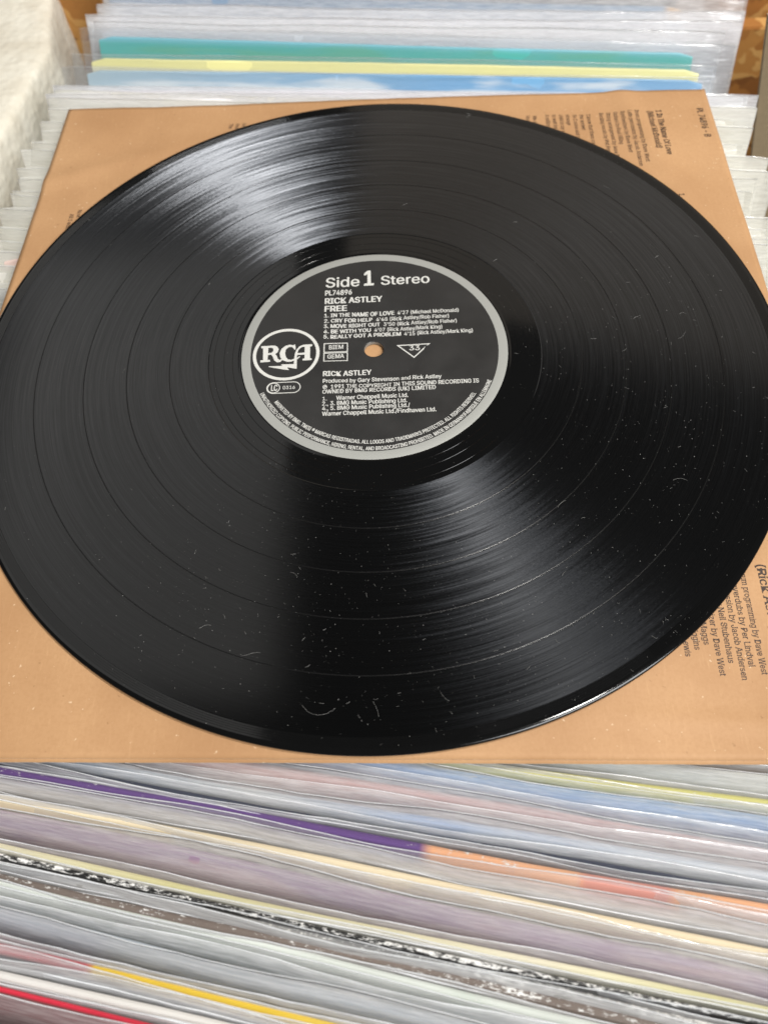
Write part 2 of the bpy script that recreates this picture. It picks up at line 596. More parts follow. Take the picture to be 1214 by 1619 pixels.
def cover_mesh(w2, th, seed, sag=0.6):
    """card sleeve: flat faces, rounded worn top, slightly uneven outline"""
    rnd = random.Random(seed)
    ph = rnd.uniform(0, 6)
    nx = 44
    xs = [-w2 + 2 * w2 * i / nx for i in range(nx + 1)]
    h = th / 2
    prof = [(-h, 0), (-h, H * 0.6), (-h, H - 40), (-h, H - 12), (-h, H - 3), (-h * 0.93, H - 0.8), (-h * 0.6, H - 0.15), (0, H),
            (h * 0.6, H - 0.15), (h * 0.93, H - 0.8), (h, H - 3), (h, H - 40), (h, 0)]
    n = len(prof)
    V, F = [], []
    for x in xs:
        e = min(1.0, (w2 - abs(x)) / 3.0)
        drop = (1 - e) ** 2 * 1.6
        for y, z in prof:
            k = z / H
            bow = k * (0.8 * math.sin(x * 0.011 + ph) + 0.35 * math.sin(x * 0.037 + 2 * ph))
            jit = 0.16 * mnoise.noise((x * 0.35, seed * 3.1, 0)) if z > H - 1 else 0
            V.append((x, y + bow, z + k * (sag * math.sin(x * 0.009 + ph * 1.7) - drop) + jit))
    for i in range(nx):
        for j in range(n):
            q = (j + 1) % n
            F.append((i * n + j, (i + 1) * n + j, (i + 1) * n + q, i * n + q))
    F.append(tuple(range(n - 1, -1, -1)))
    F.append(tuple(nx * n + j for j in range(n)))
    return mesh('cover', V, F, False)


def plastic_mesh(xl, xr, th, up, seed, gap=0.5, flare=0.75):
    """open-topped bag: a front and a back film joined at sides and bottom, wavy top edges with a narrow cut lip"""
    rnd = random.Random(seed + 500)
    ph, p2 = rnd.uniform(0, 6), rnd.uniform(0, 6)
    pc = random.Random(seed).uniform(0, 6)              # the bag follows the bow of its own cover
    nx = 52
    V, F, MI = [], [], []
    rows = [0, H * 0.5, H - 60, H - 30, H - 14, H - 6, H - 1.5, H + up * 0.35, H + up * 0.7, H + up]
    for side in (-1, 1):
        b = len(V)
        for zi, z in enumerate(rows):
            k = z / H
            fl = max(0.0, (z - (H - 14)) / (14 + up))
            for i in range(nx + 1):
                x = xl + (xr - xl) * i / nx
                e = min(1.0, (x - xl) / 7.0, (xr - x) / 7.0)
                e = math.sqrt(max(0.0, e))
                wav = 0.7 * math.sin(x * 0.05 + ph + side) + 0.9 * mnoise.noise((x * 0.03, seed * 1.3, side)) + 0.4 * mnoise.noise((x * 0.11, seed, side + 3))
                y = side * (th / 2 + gap) * e + fl * flare * wav + k * (0.8 * math.sin(x * 0.011 + pc) + 0.35 * math.sin(x * 0.037 + 2 * pc)) + k * 1.5 * mnoise.noise((x * 0.02, z * 0.02, seed + side)) * (1 - e)
                zz = z + (fl * (1.0 * mnoise.noise((x * 0.018, seed * 2.0, side * 2)) + 0.6 * math.sin(x * 0.012 + p2) - (1 - e) * rnd.uniform(0.0, 0.7)) if z > H - 2 else 0)
                xx = x + (1.6 * mnoise.noise((0.3, z * 0.03, seed + side)) if i in (0, nx) else 0)
                V.append((xx, y, zz))
        n = nx + 1
        for r in range(len(rows) - 1):
            for i in range(nx):
                F.append((b + r * n + i, b + r * n + i + 1, b + (r + 1) * n + i + 1, b + (r + 1) * n + i))
                MI.append(0)
        # cut lip: the film's own edge, a quarter of a millimetre, curled outwards
        t0 = len(V)
        top = b + (len(rows) - 1) * n
        for i in range(n):
            x, y, z = V[top + i]
            wlip = 0.22 + 0.16 * mnoise.noise((x * 0.06, seed * 0.7, side * 5))
            V.append((x, y + side * max(0.05, wlip), z - 0.08))
        for i in range(nx):
            F.append((top + i, top + i + 1, t0 + i + 1, t0 + i))
            MI.append(1)
    return mesh('plastic_bag', V, F, True, MI)


def record(label, group, y0, ang, z, lean, mat, xc=0.0, w2=155.5, th=3.2, up=4.0, film='plastic', xl=None, xr=None, name='record_in_sleeve', seed=0, cover=True, flare=0.75):
    """a sleeved LP whose cover top crosses x = 0 at y0; ang = turn seen from above, lean = degrees tipped back"""
    a = R_(ang)
    rotm = Matrix.Rotation(a, 3, 'Z') @ Matrix.Rotation(R_(-lean), 3, 'X')
    top = Vector((xc, y0 + xc * math.tan(a), z))
    base = top - rotm @ Vector((0, 0, H))
    o = empty(name, base, rotm)
    tag(o, label, 'record', group)
    if cover:
        obj('cover', cover_mesh(w2, th, seed), mat, o)
    if film:
        lo = (-w2 - 7) if xl is None else xl
        hi = (w2 + 9) if xr is None else xr
        obj('plastic_bag', plastic_mesh(lo, hi, th, up, seed, 0.5, flare), [M[film], M['lip']], o)
    return o


S = srgb
G_FRONT = 'records packed upright in front of the brown sleeve'
G_BACK = 'records standing behind the brown sleeve'
G_UNDER = 'records half hidden under the brown sleeve'
white = (0.8, 0.79, 0.77, 1)

# label, y0, angle, z, lean, cover material, up, film, x centre
front = [
    ('pale grey record cover just below the brown sleeve, above the yellow one', -140.5, -7.0, -9, 32,
     mat_cover('cover_pale_grey', [(0, S(205, 205, 196))], S(180, 186, 184), 0.3), 3.0, 'plastic_milky'),
    ('record cover with a bright yellow stripe under the right end of the brown sleeve', -146.5, -7.0, -8, 32,
     mat_cover('cover_yellow', [(0, S(196, 190, 120))], S(182, 178, 112), 0.3, art_amt=0.3), 1.2, 'plastic'),
    ('sky blue record cover between the yellow and the salmon pink ones', -150.5, -7.9, -8, 32,
     mat_cover('cover_sky_blue', [(0, S(112, 150, 190))], S(150, 178, 204), 0.25), 3.5, 'plastic'),
    ('salmon pink record cover between the two blue ones', -155.5, -9.3, -9, 32,
     mat_cover('cover_salmon', [(-60, S(200, 152, 142)), (110, S(186, 148, 144))], S(205, 180, 172), 0.25), 4.5, 'plastic'),
    ('record cover with pale blue and white sky behind milky plastic', -162.5, -8.6, -10, 32,
     mat_cover('cover_blue_white', [(-80, S(150, 176, 200)), (-20, S(205, 208, 205)), (30, S(140, 164, 198)), (90, S(196, 204, 212))], S(212, 214, 212), 0.2), 5.0, 'plastic'),
    ('dark navy record cover under a shining white plastic edge, behind the purple one', -167.2, -9.0, -9, 32,
     mat_cover('cover_navy', [(0, S(58, 62, 76))], S(90, 96, 110), 0.2), 2.5, 'plastic'),
    ('scuffed record cover purple at left and orange at right', -170.2, -9.2, -7, 32,
     mat_cover('cover_purple_orange', [(-160, S(92, 68, 118)), (34, S(96, 70, 122)), (37, S(214, 158, 120)), (76, S(228, 172, 134)), (79, S(208, 146, 132)), (100, S(206, 142, 130)), (103, S(224, 168, 128)), (160, S(218, 160, 122))],
               None, 0.34), 0.6, 'plastic_thin'),
    ('grey brown record cover in cloudy plastic below the purple and orange one', -175.0, -10.0, -9, 32,
     mat_cover('cover_taupe', [(0, S(158, 150, 142))], S(128, 122, 118), 0.2), 4.5, 'plastic_milky'),
    ('cream coloured record cover edge above the wide lilac one', -179.5, -10.2, -9, 32,
     mat_cover('cover_cream', [(0, S(220, 204, 172))], S(204, 186, 158), 0.25), 1.0, 'plastic_thin'),
    ('lilac grey record cover showing a wide band behind creased plastic', -184.5, -10.3, -10, 32,
     mat_cover('cover_lilac', [(0, S(158, 134, 156))], S(196, 172, 168), 0.2), 5.0, 'plastic'),
    ('record cover with a pale yellow green top edge next to the black one', -192.2, -10.2, -9, 32,
     mat_cover('cover_yellow_green', [(-160, S(206, 200, 138)), (-100, S(222, 214, 186)), (-40, S(206, 198, 146)), (60, S(226, 218, 192)), (120, S(206, 200, 140))], S(226, 222, 204), 0.3), 0.8, 'plastic'),
    ('black record cover with its edge badly chipped to white paper', -194.9, -10.4, -8, 32,
     mat_cover('cover_black', [(0, S(26, 25, 24))], S(60, 58, 55), 0.68, wear_depth=0.8), 0.5, 'plastic_clear'),
    ('grey record cover with torn white flakes along its edge', -197.0, -10.6, -8, 32,
     mat_cover('cover_grey_flaked', [(0, S(150, 148, 145))], S(130, 128, 125), 0.74, wear_depth=1.5), 0.8, 'plastic'),
    ('thin dark brown record cover between two flaking pale ones', -200.4, -10.9, -9, 32,
     mat_cover('cover_brown', [(0, S(112, 100, 92))], S(130, 118, 110), 0.5), 0.6, 'plastic'),
    ('white record cover with faint green marks in front of the brown one', -203.4, -11.0, -9, 32,
     mat_cover('cover_white_green', [(0, S(206, 210, 202))], S(120, 150, 116), 0.3, art_amt=0.35), 1.0, 'plastic'),
    ('blue grey record cover in a broad band of cloudy plastic', -209.2, -11.0, -10, 32,
     mat_cover('cover_blue_grey', [(0, S(164, 172, 180))], S(140, 150, 160), 0.25), 5.0, 'plastic_milky'),
    ('record cover red at its left end and golden yellow along the rest', -216.0, -10.2, -8, 32,
     mat_cover('cover_red_yellow', [(-160, S(176, 70, 78)), (-59, S(182, 76, 82)), (-58, S(224, 188, 62)), (-10, S(226, 190, 60)), (60, S(214, 196, 120))], S(196, 176, 90), 0.15, art_amt=0.3), 2.5, 'plastic'),
    ('dark grey record cover between the golden yellow and the white one', -218.9, -10.0, -8, 32,
     mat_cover('cover_dark_grey', [(0, S(112, 112, 114))], S(135, 133, 131), 0.3), 3.0, 'plastic'),
    ('white record cover near the bottom left corner above the red one', -221.6, -10.0, -8, 32,
     mat_cover('cover_soft_white', [(0, S(214, 210, 204))], S(190, 186, 182), 0.3), 1.5, 'plastic_milky'),
    ('dark red record cover with a bright red edge in the bottom left corner', -224.6, -10.0, -7, 32,
     mat_cover('cover_dark_red', [(0, S(204, 44, 64))], None, 0.25, second=(0.25, 0.6, S(140, 72, 72))), 1.5, 'plastic'),
    ('plain grey record cover at the very bottom edge of the picture', -236.0, -10.0, -9, 32,
     mat_cover('cover_plain_grey', [(0, S(150, 148, 146))], None, 0.2), 3.0, 'plastic'),
]
for i, (lab, y0, an, z, ln, mt, up, film) in enumerate(front):
    xc = -18 + 6 * math.sin(i * 2.1)
    record(lab, G_FRONT, y0, an, z, ln, mt, xc, 155.5, 1.3 if 'black record' in lab or 'dark red' in lab else 2.4, up, film, seed=100 + i)

back = [
    ('white record cover next to the far edge of the brown sleeve', 168.5, -3.6, -9, 27,
     mat_cover('cover_white_near', [(0, S(238, 233, 234))], S(226, 220, 226), 0.15), 2.0, 'plastic_milky', -170, 174),
    ('lilac white record cover second behind the brown sleeve', 174.8, -4.2, -10, 27,
     mat_cover('cover_white_lilac', [(0, S(232, 226, 233))], S(240, 236, 238), 0.15), 1.2, 'plastic_milky', -169, 181),
    ('record cover with blue sky and white cloud shapes below the yellow one', 186.0, -4.9, -8, 27,
     mat_cover('cover_cloud_blue', [(-160, S(176, 196, 204)), (-30, S(140, 178, 206)), (30, S(112, 166, 206)), (160, S(120, 168, 204))], S(222, 226, 226), 0.2, art_amt=0.8), 1.5, 'plastic_clear', -167, 160),
    ('pale yellow record cover in front of the green one', 195.5, -5.6, -8, 27,
     mat_cover('cover_pale_yellow', [(0, S(240, 232, 162))], None, 0.15, second=(3.0, 6.5, S(222, 218, 196))), 2.2, 'plastic_clear', -164, 164),
    ('turquoise green record cover with a pale blue top edge', 213.3, -6.1, -8, 27,
     mat_cover('cover_turquoise', [(0, S(122, 190, 204))], S(112, 172, 120), 0.3, second=(0.5, 3.5, S(84, 178, 172)), art_amt=0.35), 4.0, 'plastic_clear', -163, 176),
    ('greyish white record cover right behind the turquoise one', 221.5, -5.8, -8, 27,
     mat_cover('cover_grey_white', [(0, S(226, 226, 230))], S(210, 212, 218), 0.15), 4.0, 'plastic_milky', -160, 172),
    ('white record cover with glossy plastic, third behind the turquoise one', 229.0, -5.1, -9, 27,
     mat_cover('cover_gloss_white', [(0, S(232, 230, 232))], S(214, 214, 218), 0.15), 5.0, 'plastic_milky', -162, 183),
    ('silver grey record cover in front of the grey blue one at the back', 238.5, -4.9, -9, 27,
     mat_cover('cover_silver_grey', [(0, S(212, 218, 224))], S(196, 204, 212), 0.15), 5.0, 'plastic_milky', -158, 186),
    ('grey blue record cover farthest back with a tan right corner', 250.0, -5.6, -6, 27,
     mat_cover('cover_grey_blue', [(-160, S(134, 154, 176)), (145, S(140, 160, 180)), (149, S(200, 168, 132)), (160, S(204, 172, 138))], S(152, 170, 188), 0.2, art_amt=0.3), 6.0, 'plastic', -157, 188),
    ('black record cover at the very back beside the left strand board', 262.0, -5.6, -2, 27,
     mat_cover('cover_back_black', [(0, S(26, 28, 34))], None, 0.1), 3.0, 'plastic', -160, 170),
]
for i, (lab, y0, an, z, ln, mt, up, film, xl, xr) in enumerate(back):
    record(lab, G_BACK, y0, an, z, ln, mt, 1.5, 154.5, 2.6, up, film, xl - 1.5, xr - 1.5, seed=200 + i, flare=1.2)

ords = ['first', 'second', 'third', 'fourth', 'fifth', 'sixth', 'seventh', 'eighth', 'ninth', 'tenth', 'eleventh', 'twelfth', 'thirteenth', 'fourteenth',
        'fifteenth', 'sixteenth', 'seventeenth', 'eighteenth', 'nineteenth', 'twentieth', 'twenty-first', 'twenty-second', 'twenty-third', 'twenty-fourth', 'twenty-fifth', 'twenty-sixth', 'twenty-seventh', 'twenty-eighth', 'twenty-ninth', 'thirtieth']
under_cols = [S(226, 222, 212), S(206, 204, 200), S(232, 228, 216), S(190, 192, 190), S(222, 212, 190), S(214, 214, 214), S(176, 178, 176), S(228, 222, 205)]
under_mats = [mat_cover('cover_under', [(0, c)], None, 0.15) for c in under_cols]
red_mat = mat_cover('cover_red_corner', [(0, S(222, 196, 186))], S(226, 220, 204), 0.2, art_amt=0.8)
rnd = random.Random(21)
y = 166.0
k = 0
while y > 22:
    f = (166 - y) / 144.0
    shift = -f * 9.0
    mt = red_mat if k == 14 else under_mats[(k * 5 + k // 3) % 8]
    record('pale record with only its corners showing beside the brown sleeve, %s from the back' % ords[k], G_UNDER, y, -5.4 - f * 1.5 + rnd.uniform(-0.6, 0.6),
           -8.0 + rnd.uniform(-3.5, 0.5), 26 + rnd.uniform(-1, 1), mt, shift + rnd.uniform(-1.5, 1.5), 154.5, 2.4, rnd.uniform(1.0, 2.5),
           'plastic_cream', -164 - rnd.uniform(0, 5), 164 + rnd.uniform(0, 16), seed=300 + k, flare=1.6)
    y -= rnd.choice((7.5, 8.5, 9.5, 11.0, 8.0))
    k += 1


# ------------------------------------------------------------------ brown paper inner sleeve
SL = empty('inner_sleeve', (0, 0, -1.9))
tag(SL, 'brown paper inner sleeve printed with lyrics, lying flat under the black record', 'inner sleeve')


def sheet_z(x, y):
    """gentle waves and soft creases of the paper; flat where the record presses on it"""
    r = math.hypot(x, y)
    f = min(1.0, max(0.0, (r - 146) / 26.0))
    z = 0.55 * mnoise.noise((x * 0.018, y * 0.018, 2.0)) + 0.20 * mnoise.noise((x * 0.05, y * 0.05, 7.0)) - 0.15
    d = (x - 70) * 0.62 + (y + 132) * -0.78                    # long crease at the lower right
    z += 0.55 * math.exp(-(d / 3.2) ** 2) * max(0, min(1, (x - 55) / 25))
    d2 = (y + 140) + 0.06 * (x - 100)
    z += 0.35 * math.exp(-(d2 / 2.4) ** 2) * max(0, min(1, (x - 40) / 30))
    d3 = (x - 122) + 0.12 * (y + 120)
    z += 0.30 * math.exp(-(d3 / 1.6) ** 2) * max(0, min(1, (-y - 80) / 25))
    d4 = (y - 128) - 0.34 * (x + 80)                            # soft fold at the upper left
    z += 0.55 * math.exp(-(d4 / 6.0) ** 2) * max(0, min(1, (-x - 40) / 40))
    d5 = (x - 132) + 0.2 * (y - 60)
    z += 0.7 * math.exp(-(d5 / 7.0) ** 2) * max(0, min(1, (y - 20) / 60))
    return f * (z * 1.6 - 0.35)


def paper(name, x0, x1, y0, y1, zoff, zf=1.0, inset=0.0):
    nx, ny = 150, 154
    V, F = [], []
    t = 0.24
    for lay in (0, 1):
        for j in range(ny + 1):
            for i in range(nx + 1):
                x = x0 + (x1 - x0) * i / nx
                yy = y0 + (y1 - y0) * j / ny
                if j in (0, ny):
                    yy += 0.12 * mnoise.noise((x * 0.3, j, 1))
                V.append((x, yy, zoff + zf * sheet_z(x, yy) - lay * t))
    n = nx + 1
    b = n * (ny + 1)
    for j in range(ny):
        for i in range(nx):
            q = (j * n + i, j * n + i + 1, (j + 1) * n + i + 1, (j + 1) * n + i)
            F.append(q)
            F.append(tuple(v + b for v in reversed(q)))
    MI = [0] * len(F)
    ring = [i for i in range(n)] + [j * n + nx for j in range(1, ny + 1)] + [ny * n + i for i in range(nx - 1, -1, -1)] + [j * n for j in range(ny - 1, 0, -1)]
    for i in range(len(ring)):
        p, q = ring[i], ring[(i + 1) % len(ring)]
        F.append((p, p + b, q + b, q))
        MI.append(1)
    me = mesh(name, V, F, False, MI)
    me.polygons.foreach_set('use_smooth', [m == 0 for m in MI])
    return me


obj('top_sheet', paper('top_sheet', -151.2, 152.0, -151.0, 157.6, 0.0), [M['kraft'], M['kraft_edge']], SL)
obj('bottom_sheet', paper('bottom_sheet', -151.0, 151.8, -152.0, 157.2, -0.62, 0.6), [M['kraft'], M['kraft_edge']], SL)


def insert_line(body, x, y, cap=1.75, x1=None, bold=0.012, anchor='W', width=None, serif=True):
    """a printed line reading down the sheet (turned a quarter to the right), first letter at y"""
    V, F = text_raw(body, bold)
    xs = [v[0] for v in V]
    lo, hi = min(xs), max(xs)
    if serif:
        n0 = len(V)
        V, F = add_serifs(V, F)
    else:
        n0 = len(V)
    sy = cap / cap_height()
    sx = width / (hi - lo) if width else sy * 0.93
    off = hi if anchor == 'E' else lo
    W = []
    for i, (u, v) in enumerate(V):
        px, py = x + v * sy, y - (u - off) * sx
        W.append((px, py, sheet_z(px, py) + 0.035 + 0.004 * (4 * i // n0)))
    return obj('printed_line', mesh('printed_line', W, F), M['brown_ink'], SL)


insert_line('PL 74896 - B', 145.6, 143.2, 2.9, bold=0.03, width=21.0, serif=False)
insert_line('1 In The Name Of Love', 127.0, 142.6, 2.6, bold=0.03, width=32.5)
insert_line('(Michael McDonald)', 123.0, 141.8, 2.6, bold=0.022, width=27.5)
col1 = ['Drum programming by Dave West', 'Latin percussion by Jacob Andersen', 'Synthesizers by Dave West', 'Guitars by Paul Hilling',
        'String arrangement by Anne Dudley', 'Backing vocals by Phil Perry']
for i, s in enumerate(col1):
    insert_line(s, 117.2 - 3.2 * i, 142.0, 1.8)
col2 = ['I know that there could be', 'the answer', 'So I come and go', 'strange', 'child in my own', 'to wait for you', 'A million ways']
for i, s in enumerate(col2):
    insert_line(s, 95.3 - 3.15 * i, 141.2, 1.8)
for i, s in enumerate(['We all know', 'How to go']):
    insert_line(s, 70.6 - 3.15 * i, 140.6, 1.8)
for i, s in enumerate(['So', 'And', 'The']):
    insert_line(s, -64.6 - 3.1 * i, 142.2, 1.8)
for i, s in enumerate(['Now', 'All I want']):
    insert_line(s, -131.4 - 3.1 * i, 84.6 - 2.4 * i, 1.8)
insert_line('1', 127.6, 84.2, 2.2)
insert_line('(Rick Astley)', 122.2, -90.6, 2.7, bold=0.016, width=24)
low = [('Drum programming by Dave West', 117.0 - 0.4, -126.2), ('Bass overdubs by Per Lindval', 113.4, -123.9), ('Percussion by Jacob Andersen', 110.6, -127.8),
       ('Bass by Neil Stubenhaus', 107.6, -122.7), ('Synthesizer by Dave West', 104.4, -126.6), ('Guitars by John Maggs', 101.4, -117.0),
       ('Bob Wiggins', 98.4, -118.6), ('Ed Lewis', 95.3, -120.7)]
for s, x, ye in low:
    insert_line(s, x, ye, 1.85, anchor='E', width=1.165 * len(s))

# ------------------------------------------------------------------ the vinyl record
VR = empty('vinyl_record', (0, 0, 0))
tag(VR, 'shiny dusty black vinyl record with a dark grey label ringed in silver', 'vinyl record')

tracks = [(145.4, 127.38), (127.02, 109.28), (108.92, 93.28), (92.92, 77.28), (76.92, 62.6)]
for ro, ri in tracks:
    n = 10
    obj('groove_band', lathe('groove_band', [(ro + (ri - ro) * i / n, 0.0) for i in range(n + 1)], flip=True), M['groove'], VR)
for (a, b) in ((127.38, 127.02), (109.28, 108.92), (93.28, 92.92), (77.28, 76.92)):
    m_ = (a + b) / 2
    obj('track_gap', lathe('track_gap', [(a, 0), (a - 0.08, -0.03), (m_ + 0.04, -0.032), (m_, 0.0), (m_ - 0.04, -0.032), (b + 0.08, -0.03), (b, 0)], flip=True), M['gap'], VR)
# run-in: a few wide turns on the raised outer bead
pr = [(145.4, 0.0)]
r = 145.55
for i in range(5):
    pr += [(r, 0.03 * i), (r + 0.06, 0.03 * i - 0.07), (r + 0.12, 0.004 + 0.03 * i), (r + 0.62, 0.026 + 0.03 * i)]
    r += 0.66
obj('run_in_groove', lathe('run_in_groove', pr, smooth=False), M['vinyl'], VR)
z0 = pr[-1][1]
r0 = pr[-1][0]
obj('rim', lathe('rim', [(r0, z0), (149.5, z0 + 0.03), (150.1, z0 - 0.06), (150.5, z0 - 0.30), (150.62, z0 - 0.75), (150.5, -1.25), (150.1, -1.55), (149.4, -1.66), (146.0, -1.5),
                         (60, -1.45), (50, -1.5), (3.65, -1.5)]), M['vinyl'], VR)
# run-out area with its widely spaced lead-out turns
pr = [(62.6, 0.0), (62.3, -0.08)]
for rr in (60.4, 56.6, 53.4):
    pr += [(rr + 0.09, -0.085), (rr, -0.13), (rr - 0.09, -0.085)]
pr += [(51.3, -0.08), (50.9, 0.0), (50.5, 0.05), (50.1, 0.0)]
obj('run_out_area', lathe('run_out_area', pr, smooth=False, flip=True), M['vinyl'], VR)

# paper label with pressed ring and spindle hole
LB = obj('label', lathe('label', [(46.6, 0.02), (36, 0.02), (28, 0.0), (19.6, -0.02), (18.6, -0.14), (17.4, -0.34), (16.6, -0.40), (15.5, -0.32), (8, -0.26), (4.4, -0.22), (3.8, -0.30), (3.62, -0.42)], 360, flip=True), M['label'], VR)
obj('silver_ring', lathe('silver_ring', [(50.05, 0.0), (49.9, 0.03), (46.6, 0.028)], 360, flip=True), M['silver'], LB)
M['hole_gleam'] = mat_simple('hole_wall_highlight', srgb(150, 146, 138), 0.35, 0.5, 0, 0.6, 1500.0, 0.3)  # pale grey paints in the highlight on the hole's black wall
obj('spindle_hole', lathe('spindle_hole', [(3.66, -0.38), (3.60, -0.6), (3.58, -1.52)], 96, flip=True), M['hole_gleam'], LB)


def lz(x, y):
    r = math.hypot(x, y)
    pts = [(0, -0.22), (4.4, -0.22), (8, -0.26), (15.5, -0.32), (16.6, -0.40), (17.4, -0.34), (18.6, -0.14), (19.6, -0.02), (28, 0.0), (36, 0.02), (60, 0.02)]
    for (a, za), (b, zb) in zip(pts, pts[1:]):
        if r <= b:
            return za + (zb - za) * (r - a) / (b - a)
    return 0.02


def on_label(o):
    for v in o.data.vertices:
        v.co.z += lz(v.co.x / U, v.co.y / U) * U
    o.data.update()
    return o


WI = M['white_ink']
TA = 1.8
lines = [
    ('Side', -19.8, 32.2, -0.0 - 6.3, 5.2, 0.012), ('1', -4.6, 32.9, -0.6, 7.9, 0.032), ('Stereo', 2.2, 33.0, 21.5, 4.8, 0.012),
    ('PL74896', -19.8, 27.9, -9.2, 2.6, 0.030), ('RICK ASTLEY', -19.7, 23.4, 2.9, 2.9, 0.032), ('FREE', -19.6, 19.3, -10.8, 2.9, 0.032),
    ('1. IN THE NAME OF LOVE', -19.6, 16.3, 7.6, 1.8, 0.030), ("4'27 (Michael McDonald)", 8.8, 17.1, 32.4, 1.8, 0.016),
    ('2. CRY FOR HELP', -19.5, 13.5, -0.8, 1.8, 0.030), ("4'48 (Rick Astley/Rob Fisher)", 0.6, 14.1, 28.6, 1.8, 0.016),
    ('3. MOVE RIGHT OUT', -19.5, 10.8, 2.2, 1.8, 0.030), ("3'50 (Rick Astley/Rob Fisher)", 3.5, 11.5, 31.5, 1.8, 0.016),
    ('4. BE WITH YOU', -19.4, 8.15, -1.3, 1.8, 0.030), ("4'07 (Rick Astley/Mark King)", 0.0, 8.7, 25.9, 1.8, 0.016),
    ('5. REALLY GOT A PROBLEM', -19.3, 5.55, 10.2, 1.8, 0.030), ("4'15 (Rick Astley/Mark King)", 11.4, 6.5, 37.4, 1.8, 0.016),
    ('RICK ASTLEY', -18.6, -12.8, -0.6, 2.3, 0.032), ('Produced by Gary Stevenson and Rick Astley', -18.5, -16.0, 25.1, 1.8, 0.018),
    ('℗  1991 THE COPYRIGHT IN THIS SOUND RECORDING IS', -18.4, -18.8, 38.6, 1.8, 0.020), ('OWNED BY BMG RECORDS (UK) LIMITED', -18.4, -21.0, 22.9, 1.8, 0.020),
    ('1.', -18.2, -24.1, -16.6, 1.6, 0.008), ('Warner Chappell Music Ltd.', -13.2, -23.9, 12.9, 1.8, 0.020), ('2., 3. BMG Music Publishing Ltd.', -18.2, -26.4, 12.5, 1.8, 0.020),
    ('4., 5. BMG Music Publishing Ltd./', -18.1, -28.6, 13.5, 1.8, 0.020), ('Warner Chappell Music Ltd./Findhaven Ltd.', -18.0, -31.0, 22.9, 1.8, 0.020),
    ('BIEM', -17.0, 0.35, -11.6, 2.0, 0.016), ('GEMA', -17.4, -4.15, -11.1, 2.0, 0.016), ('33', 13.3, -0.9, 17.3, 2.3, 0.014),
    ('LC', -37.4, -19.3, -35.0, 2.7, 0.03), ('0316', -33.1, -18.65, -28.6, 1.5, 0.012)]
for (s, x0, y0, x1, cap, bold) in lines:
    on_label(text_part('printed_line', s, LB, WI, x0, y0, x1, cap, 0.03, TA, bold))
arc_text('printed_line', 'UNAUTHORIZED COPYING, PUBLIC PERFORMANCE, HIRING, RENTAL, AND BROADCASTING PROHIBITED. MADE IN GERMANY/FABRIQUE EN ALLEMAGNE', LB, WI, 46.2, -153.5, -20.5, 1.55, 0.05, 0.022)
arc_text('printed_line', 'MARKETED BY BMG. TM(S) ® MARCAS REGISTRADAS. ALL LOGOS AND TRADEMARKS PROTECTED. ALL RIGHTS RESERVED.', LB, WI, 43.4, -145.5, -30.5, 1.55, 0.05, 0.022)


def rotp(pts, a=TA):
    c, s = math.cos(R_(a)), math.sin(R_(a))
    return [(x * c - y * s, x * s + y * c) for x, y in pts]


on_label(outline('printed_frame', rotp([(-18.8, -1.0 + 0.4), (-10.0, -0.6), (-10.0, 3.6), (-18.8, 3.6)]), 0.35, LB, WI, 0.03))
on_label(outline('printed_frame', rotp([(-18.8, -5.0), (-10.0, -5.0), (-10.0, -1.1), (-18.8, -1.1)]), 0.35, LB, WI, 0.03))
on_label(outline('printed_triangle', [(9.0, 1.5), (20.7, 1.9), (15.1, -4.3)], 0.45, LB, WI, 0.03))
pill = []
for i in range(13):
    a = R_(90 + 180 * i / 12)
    pill.append((-36.5 + 2.5 * math.cos(a), -18.0 + 2.5 * math.sin(a)))
for i in range(13):
    a = R_(-90 + 180 * i / 12)
    pill.append((-29.2 + 2.5 * math.cos(a), -17.75 + 2.5 * math.sin(a)))
outline('printed_frame', pill, 0.32, LB, WI, 0.05)
outline('printed_frame', [(-36.5 + 2.25 * math.cos(R_(i * 12)), -18.0 + 2.25 * math.sin(R_(i * 12))) for i in range(30)], 0.3, LB, WI, 0.056)
outline('emblem_ring', [(-33.05 + 12.0 * math.cos(R_(i * 4)), -1.85 + 12.0 * math.sin(R_(i * 4))) for i in range(90)], 1.25, LB, WI, 0.05)
